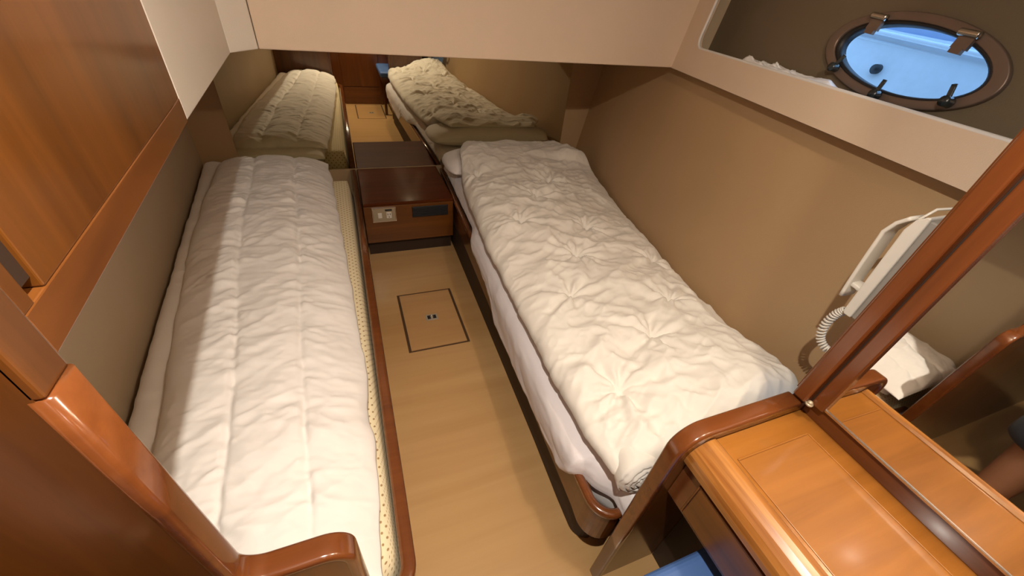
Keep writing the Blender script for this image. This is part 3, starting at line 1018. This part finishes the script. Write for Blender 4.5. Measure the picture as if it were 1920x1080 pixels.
# ------------------------------------------------------------------ dressing table with its end panel
dt = thing('dressing_table', 'varnished wooden dressing table beside the foot of the right berth', 'table', (0.68, 0.0, 0))
outl = [(0.508, 0.0), (0.508, 0.70)] + arc((0.558, 0.702), 0.050, 180, 90, 8) + [(0.86, 0.752), (0.86, 0.52), (0.72, 0.50), (0.712, 0.0)]
prism('end_panel', outl, 0.246, 0.270, 'Y', M['teak_z'], dt)
ec = [(0.506, 0.258, 0.0), (0.506, 0.258, 0.35), (0.506, 0.258, 0.69)] + [(x, 0.252, z) for x, z in arc((0.560, 0.702), 0.054, 180, 90, 10)] + [(0.70, 0.252, 0.756), (0.800, 0.252, 0.756)]
ec = [(x, 0.2575, z) for x, y, z in ec]
def cap_up2(path):
    f = cap_up(path)
    return lambda i: -f(i) if False else f(i)
sweep('end_cap', ec, rrect(0.035, 0.018, 0.006, 4), cap_up(ec), M['cap'], dt)
ZD = 0.722
YN = -0.385                                           # the table runs back past the camera
box('top_board', 0.575, 0.838, YN, 0.2455, ZD - 0.025, ZD, M['desk'], dt, 0.001)
# field panel let into the top, with a thin raised bead around it
fx0, fx1, fy0, fy1 = 0.602, 0.792, YN + 0.05, 0.195
box('field_panel', fx0, fx1, fy0, fy1, ZD, ZD + 0.0018, M['desk'], dt, 0.001)
bm = bmesh.new()
for a in ((fx1, fx1 + 0.004, fy0, fy1), (fx0, fx1, fy1, fy1 + 0.004)):
    box_bm(*a, ZD, ZD + 0.0028, 0.001, 2, bm)
from_bm('bead', bm, M['desk'], dt)
# rounded front moulding
prof = [(0.0, 0.0), (0.036, 0.004), (0.046, 0.003), (0.052, -0.003), (0.054, -0.014)] 
mp_ = [(0.594, ZD + 0.001), (0.588, ZD + 0.006), (0.576, ZD + 0.007), (0.566, ZD + 0.003), (0.556, ZD - 0.004), (0.545, ZD - 0.013), (0.538, ZD - 0.024), (0.535, ZD - 0.038), (0.536, ZD - 0.052), (0.594, ZD - 0.052)]
prism('front_moulding', mp_, YN, 0.2455, 'Y', M['nose'], dt)
for p in dt.children[-1].data.polygons:
    p.use_smooth = True
dt.children[-1].data.set_sharp_from_angle(angle=0.9)
box('apron', 0.553, 0.573, YN, 0.2455, 0.530, ZD - 0.052, M['red_y'], dt, 0.001)
df = box('drawer_front', 0.546, 0.5528, -0.33, 0.196, 0.546, 0.648, M['teak_y'], dt, 0.002)
bm = bmesh.new()
for a in ((-0.33, 0.196, 0.648, 0.652), (0.196, 0.200, 0.546, 0.652)):
    box_bm(0.5445, 0.5528, a[0], a[1], a[2], a[3], 0.001, 2, bm)
from_bm('drawer_bead', bm, M['teak_y'], df)
box('underside', 0.573, 0.835, YN, 0.2455, 0.530, 0.545, M['red_y'], dt, 0)
box('rear_plinth', 0.712, 0.84, YN, 0.2455, 0.0, 0.53, M['dark'], dt, 0)
box('upstand', 0.838, 0.852, YN, 0.2455, ZD - 0.03, 0.766, M['red_y'], dt, 0.002)

# tall mirrored locker standing on the back of the table
ml = thing('dressing_mirror', 'tall wood framed mirror at right above the dressing table', 'mirror', (0.86, 0.0, 0.77))


def my(z, d=0.0): return 0.8300 + 0.045 * (z - 0.77) + d


def lean_box(name, y0, y1, z0, z1, d0, d1, mat, parent, bw=0.002):
    bm = bmesh.new()
    vs8 = [bm.verts.new((my(z, d), y, z)) for d in (d0, d1) for y in (y0, y1) for z in (z0, z1)]
    for f in ((0, 1, 3, 2), (4, 6, 7, 5), (0, 4, 5, 1), (2, 3, 7, 6), (0, 2, 6, 4), (1, 5, 7, 3)):
        bm.faces.new([vs8[i] for i in f])
    bmesh.ops.recalc_face_normals(bm, faces=bm.faces)
    bevel(bm, bw)
    return from_bm(name, bm, mat, parent)


lean_box('mirror_pane', YN, 0.2105, 0.768, 1.90, 0.0, 0.005, M['mirror_clear'], ml, 0)
lean_box('backing', YN, 0.236, 0.768, 1.92, 0.006, 0.04, M['red_z'], ml, 0)
lean_box('frame_stile', 0.210, 0.236, 0.766, 1.92, -0.012, 0.006, M['red_z'], ml, 0.003)
lean_box('post', 0.2395, 0.268, 0.766, 1.92, -0.028, 0.05, M['red_z'], ml, 0.004)
lean_box('groove_bead', 0.236, 0.2395, 0.766, 1.92, -0.004, 0.04, M['dark'], ml, 0)
lean_box('side_panel', 0.2685, 0.2785, 0.766, 1.92, 0.0, 0.20, M['red_z'], ml, 0.001)
lean_box('bottom_trim', YN, 0.21, 0.7665, 0.7705, -0.003, 0.005, M['steel'], ml, 0)
bm = bmesh.new()
bmesh.ops.create_uvsphere(bm, u_segments=16, v_segments=10, radius=0.0055, matrix=Matrix.Translation((0.812, 0.234, 0.770)))
bmesh.ops.create_cone(bm, cap_ends=True, segments=16, radius1=0.008, radius2=0.007, depth=0.004, matrix=Matrix.Translation((0.812, 0.234, 0.767)))
from_bm('stop_button', bm, M['plate'], ml, True)

# ------------------------------------------------------------------ wall telephone
ph = thing('wall_telephone', 'cream wall telephone with coiled cord mounted behind the mirror frame post', 'telephone', (0.97, 0.30, 0.9))
px0, px1 = 0.935, 1.03
box('back_plate', px0 + 0.004, px1, 0.280, 0.3195, 0.905, 1.135, M['plate_grey'], ph, 0.003)
bm = prism_bm([(0.3195, 0.905), (0.334, 0.905), (0.338, 0.910), (0.344, 1.105), (0.338, 1.128), (0.325, 1.140), (0.3195, 1.140)], px0, px1, 'X', 0.003)
from_bm('base', bm, M['ivory'], ph)
hs = [(0.362, 0.932), (0.366, 0.985), (0.369, 1.04), (0.371, 1.085), (0.362, 1.108), (0.347, 1.126)]
hpts = []
for i in range(len(hs) - 1):
    for k in range(4):
        t = k / 4
        hpts.append((0.962, hs[i][0] * (1 - t) + hs[i + 1][0] * t, hs[i][1] * (1 - t) + hs[i + 1][1] * t))
hpts.append((0.962, *hs[-1]))
sweep('handset', hpts, rrect(0.045, 0.008, 0.003, 3), Vector((0, 0.9, 0.2)), M['ivory'], ph)
sweep('cradle', [(0.962, 0.342, 0.960), (0.962, 0.352, 0.962), (0.962, 0.364, 0.962)], rrect(0.030, 0.010, 0.003, 3), Vector((0, 0, 1)), M['ivory'], ph)
sweep('hook_wire', [(0.96, 0.345, 1.12), (0.98, 0.338, 1.145), (1.0, 0.325, 1.152), (1.03, 0.30, 1.155), (1.05, 0.28, 1.15)], circ(0.0025, 6), Vector((0, 0, 1)), M['ivory'], ph)
# coiled cord
ctrl = [Vector(p) for p in ((0.952, 0.340, 0.905), (0.952, 0.350, 0.885), (0.952, 0.354, 0.85), (0.954, 0.345, 0.815), (0.957, 0.322, 0.800), (0.965, 0.300, 0.805))]
def cr_pt(t):
    n = len(ctrl) - 1
    i = min(int(t * n), n - 1)
    u = t * n - i
    p0, p1, p2, p3 = ctrl[max(i - 1, 0)], ctrl[i], ctrl[i + 1], ctrl[min(i + 2, n)]
    return 0.5 * ((2 * p1) + (-p0 + p2) * u + (2 * p0 - 5 * p1 + 4 * p2 - p3) * u * u + (-p0 + 3 * p1 - 3 * p2 + p3) * u ** 3)
cp = []
NT = 22
for k in range(NT * 10 + 1):
    t = k / (NT * 10)
    c = cr_pt(t); d = (cr_pt(min(t + 0.01, 1)) - cr_pt(max(t - 0.01, 0))).normalized()
    A = d.cross(Vector((1, 0, 0))).normalized(); B = d.cross(A)
    an = 2 * math.pi * k / 10
    cp.append(c + A * (0.0075 * math.cos(an)) + B * (0.0075 * math.sin(an)))
sweep('coiled_cord', cp, circ(0.0024, 5), Vector((0.3, 0.2, 0.9)), M['ivory'], ph)

# ------------------------------------------------------------------ stool
st = thing('stool', 'low stool with a blue vinyl cushion tucked at the dressing table', 'stool', (0.56, -0.13, 0))
box('cushion', 0.412, 0.700, -0.40, 0.140, 0.405, 0.460, M['blue'], st, 0.018, 4)
box('seat_frame', 0.425, 0.690, -0.385, 0.125, 0.355, 0.404, M['red_y'], st, 0.004)
for x in (0.432, 0.652):
    for y in (-0.378, 0.088):
        box('leg', x, x + 0.03, y, y + 0.03, 0.0, 0.355, M['red_z'], st, 0.003)

# ------------------------------------------------------------------ white crumpled bag on the porthole shelf
n_v, n_u = 40, 60
yy_ = np.linspace(0.86, 1.30, n_u); tt_ = np.linspace(0, 1, n_v)
Yg, Tg = np.meshgrid(yy_, tt_)
Zg = 1.229 + np.clip(np.sin(np.pi * Tg), 0, 1) ** 0.7 * (0.010 + (0.018 + 0.024 * smooth01((Yg - 0.95) / 0.3)) * ridged(Yg * 11, Tg * 2, 3) * smooth01((Yg - 0.85) / 0.05) * smooth01((1.31 - Yg) / 0.05))
Xg = hull_x(Yg, 1.24, 0.03) + 0.085 * Tg + 0.008 * (fbm(Yg * 12, Tg * 6) - 0.5)
bg_ = grid_mesh('plastic_bag', np.stack([Xg, Yg, Zg], -1), M['bag'])
so = bg_.modifiers.new('thick', 'SOLIDIFY'); so.thickness = 0.0015
tag(bg_, 'crumpled white plastic bag lying on the shelf below the porthole', 'bag')

# ------------------------------------------------------------------ the person standing at the cabin entry (caught in the dressing mirror)
M['skin'] = plain('skin', (0.55, 0.31, 0.21), 0.5)
M['hair'] = plain('dark_hair', (0.03, 0.02, 0.015), 0.6)
M['navy'] = cloth('navy_cotton', (0.022, 0.026, 0.045))
M['shirt'] = cloth('charcoal_cotton', (0.05, 0.05, 0.06))
pf = Vector((0.87, 0.49, 0)).normalized()
pa = Vector((-pf.y, pf.x, 0))                    # towards the person's left
pb = Vector((-0.315, -0.085, 0))
def pp(f, l, z): return pb + pf * f + pa * l + Vector((0, 0, z))


def skin_obj(name, nodes, edges, mat, parent, root=0, levels=2):
    me = bpy.data.meshes.new(name)
    me.from_pydata([n[0] for n in nodes], edges, [])
    o = link(name, me, mat, parent)
    sk = o.modifiers.new('skin', 'SKIN')
    sk.use_smooth_shade = True
    lay = me.skin_vertices[0].data
    for k, n in enumerate(nodes):
        r_ = n[1] if isinstance(n[1], tuple) else (n[1], n[1])
        lay[k].radius = r_
        lay[k].use_root = (k == root)
    su = o.modifiers.new('soft', 'SUBSURF')
    su.levels = levels
    su.render_levels = levels
    return o


pn = thing('person', 'person in dark shorts standing at the cabin entry, seen in the dressing mirror', 'person', pb)
nodes, edges = [], []
def nd(p, r, to=None):
    nodes.append((p, r))
    if to is not None: edges.append((to, len(nodes) - 1))
    return len(nodes) - 1
hipc = nd(pp(0, 0, 0.93), (0.14, 0.10))
w1_ = nd(pp(0, 0, 1.08), (0.125, 0.09), hipc)
ch = nd(pp(0.01, 0, 1.28), (0.145, 0.10), w1_)
nk0 = nd(pp(0.0, 0, 1.44), (0.075, 0.06), ch)
nk1 = nd(pp(0.01, 0, 1.50), 0.050, nk0)
hd0 = nd(pp(0.035, 0, 1.555), (0.058, 0.066), nk1)
hd1 = nd(pp(0.03, 0, 1.62), (0.072, 0.088), hd0)
hd2 = nd(pp(0.015, 0, 1.69), (0.070, 0.082), hd1)
hd3 = nd(pp(0.01, 0, 1.735), 0.040, hd2)
nz = nd(pp(0.105, 0, 1.61), 0.014, hd1)
for sd in (1, -1):
    h = nd(pp(0.0, 0.095 * sd, 0.87), 0.085, hipc)
    k0 = nd(pp(0.02, 0.10 * sd, 0.66), 0.072, h)
    k1 = nd(pp(0.03, 0.10 * sd, 0.48), 0.055, k0)
    k2 = nd(pp(0.0, 0.10 * sd, 0.32), 0.056, k1)
    a0 = nd(pp(-0.02, 0.10 * sd, 0.09), 0.036, k2)
    ht = nd(pp(-0.03, 0.10 * sd, 0.045), 0.036, a0)
    t0 = nd(pp(0.10, 0.115 * sd, 0.032), (0.042, 0.028), ht)
    t1 = nd(pp(0.165, 0.12 * sd, 0.024), (0.036, 0.018), t0)
    sh_ = nd(pp(0.0, 0.165 * sd, 1.40), 0.055, nk0)
    el = nd(pp(-0.02, 0.205 * sd, 1.13), 0.038, sh_)
    wr_p = pp(0.04, 0.215 * sd, 0.895)
    wr_i = nd(wr_p, 0.026, el)
    pdir = (pf * 0.15 - pa * sd * 0.12 + Vector((0, 0, -1))).normalized()
    fx = pf                                        # the hand's breadth runs fore and aft
    palm = nd(wr_p + pdir * 0.05, 0.024, wr_i)
    pe_ = nd(wr_p + pdir * 0.080, 0.024, palm)
    for q_ in range(4):
        off = (q_ - 1.5) * 0.017
        L1 = (0.030, 0.034, 0.032, 0.025)[q_]
        b0 = nd(wr_p + pdir * 0.095 + fx * off, 0.0085, pe_)
        b1 = nd(nodes[b0][0] + (pdir - pa * sd * 0.25).normalized() * L1, 0.008, b0)
        b2 = nd(nodes[b1][0] + (pdir * 0.8 - pa * sd * 0.6).normalized() * L1 * 0.8, 0.0068, b1)
    th0 = nd(wr_p + pdir * 0.045 + fx * 0.028, 0.010, palm)
    nd(nodes[th0][0] + (pdir * 0.9 + fx * 0.35 - pa * sd * 0.2).normalized() * 0.038, 0.008, th0)
skin_obj('body', nodes, edges, M['skin'], pn)
nodes, edges = [], []
a_ = nd(pp(0, 0, 0.945), (0.155, 0.115)); b_i = nd(pp(0, 0, 1.0), (0.145, 0.108), a_)
for sd in (1, -1):
    h = nd(pp(0.0, 0.10 * sd, 0.86), 0.104, a_)
    k = nd(pp(0.02, 0.105 * sd, 0.66), 0.097, h)
    k = nd(pp(0.03, 0.107 * sd, 0.48), 0.092, k)
    nd(pp(0.03, 0.108 * sd, 0.44), 0.090, k)
skin_obj('shorts', nodes, edges, M['navy'], pn)
nodes, edges = [], []
a_ = nd(pp(0, 0, 0.96), (0.165, 0.125)); b_i = nd(pp(0, 0, 1.1), (0.150, 0.115), a_)
c_i = nd(pp(0.01, 0, 1.28), (0.165, 0.122), b_i); d_i = nd(pp(0.0, 0, 1.42), (0.095, 0.078), c_i)
for sd in (1, -1):
    e_i = nd(pp(0.0, 0.165 * sd, 1.395), 0.072, d_i)
    nd(pp(-0.01, 0.19 * sd, 1.27), 0.062, e_i)
skin_obj('shirt', nodes, edges, M['shirt'], pn, 1)
nodes, edges = [], []
a_ = nd(pp(-0.035, 0, 1.60), (0.070, 0.055)); b_i = nd(pp(-0.012, 0, 1.68), (0.080, 0.082), a_); nd(pp(0.02, 0, 1.735), (0.062, 0.060), b_i)
skin_obj('hair', nodes, edges, M['hair'], pn)
for sd in (1, -1):
    bm = bmesh.new()
    bmesh.ops.create_uvsphere(bm, u_segments=12, v_segments=8, radius=0.011, matrix=Matrix.Translation(pp(0.104, 0.031 * sd, 1.633)))
    from_bm('eye', bm, M['ivory'], pn, True)
    bm = bmesh.new()
    bmesh.ops.create_uvsphere(bm, u_segments=12, v_segments=8, radius=0.022, matrix=Matrix.Translation(pp(0.012, 0.079 * sd, 1.62)) @ Matrix.Diagonal((0.7, 0.35, 1.3, 1)))
    from_bm('ear', bm, M['skin'], pn, True)
bm = bmesh.new()
bmesh.ops.create_uvsphere(bm, u_segments=12, v_segments=8, radius=0.02, matrix=Matrix.Translation(pp(0.099, 0, 1.565)) @ Matrix.Rotation(math.atan2(pa.y, pa.x), 4, 'Z') @ Matrix.Diagonal((1.2, 0.35, 0.35, 1)))
from_bm('mouth', bm, plain('lips', (0.42, 0.16, 0.12), 0.5), pn, True)
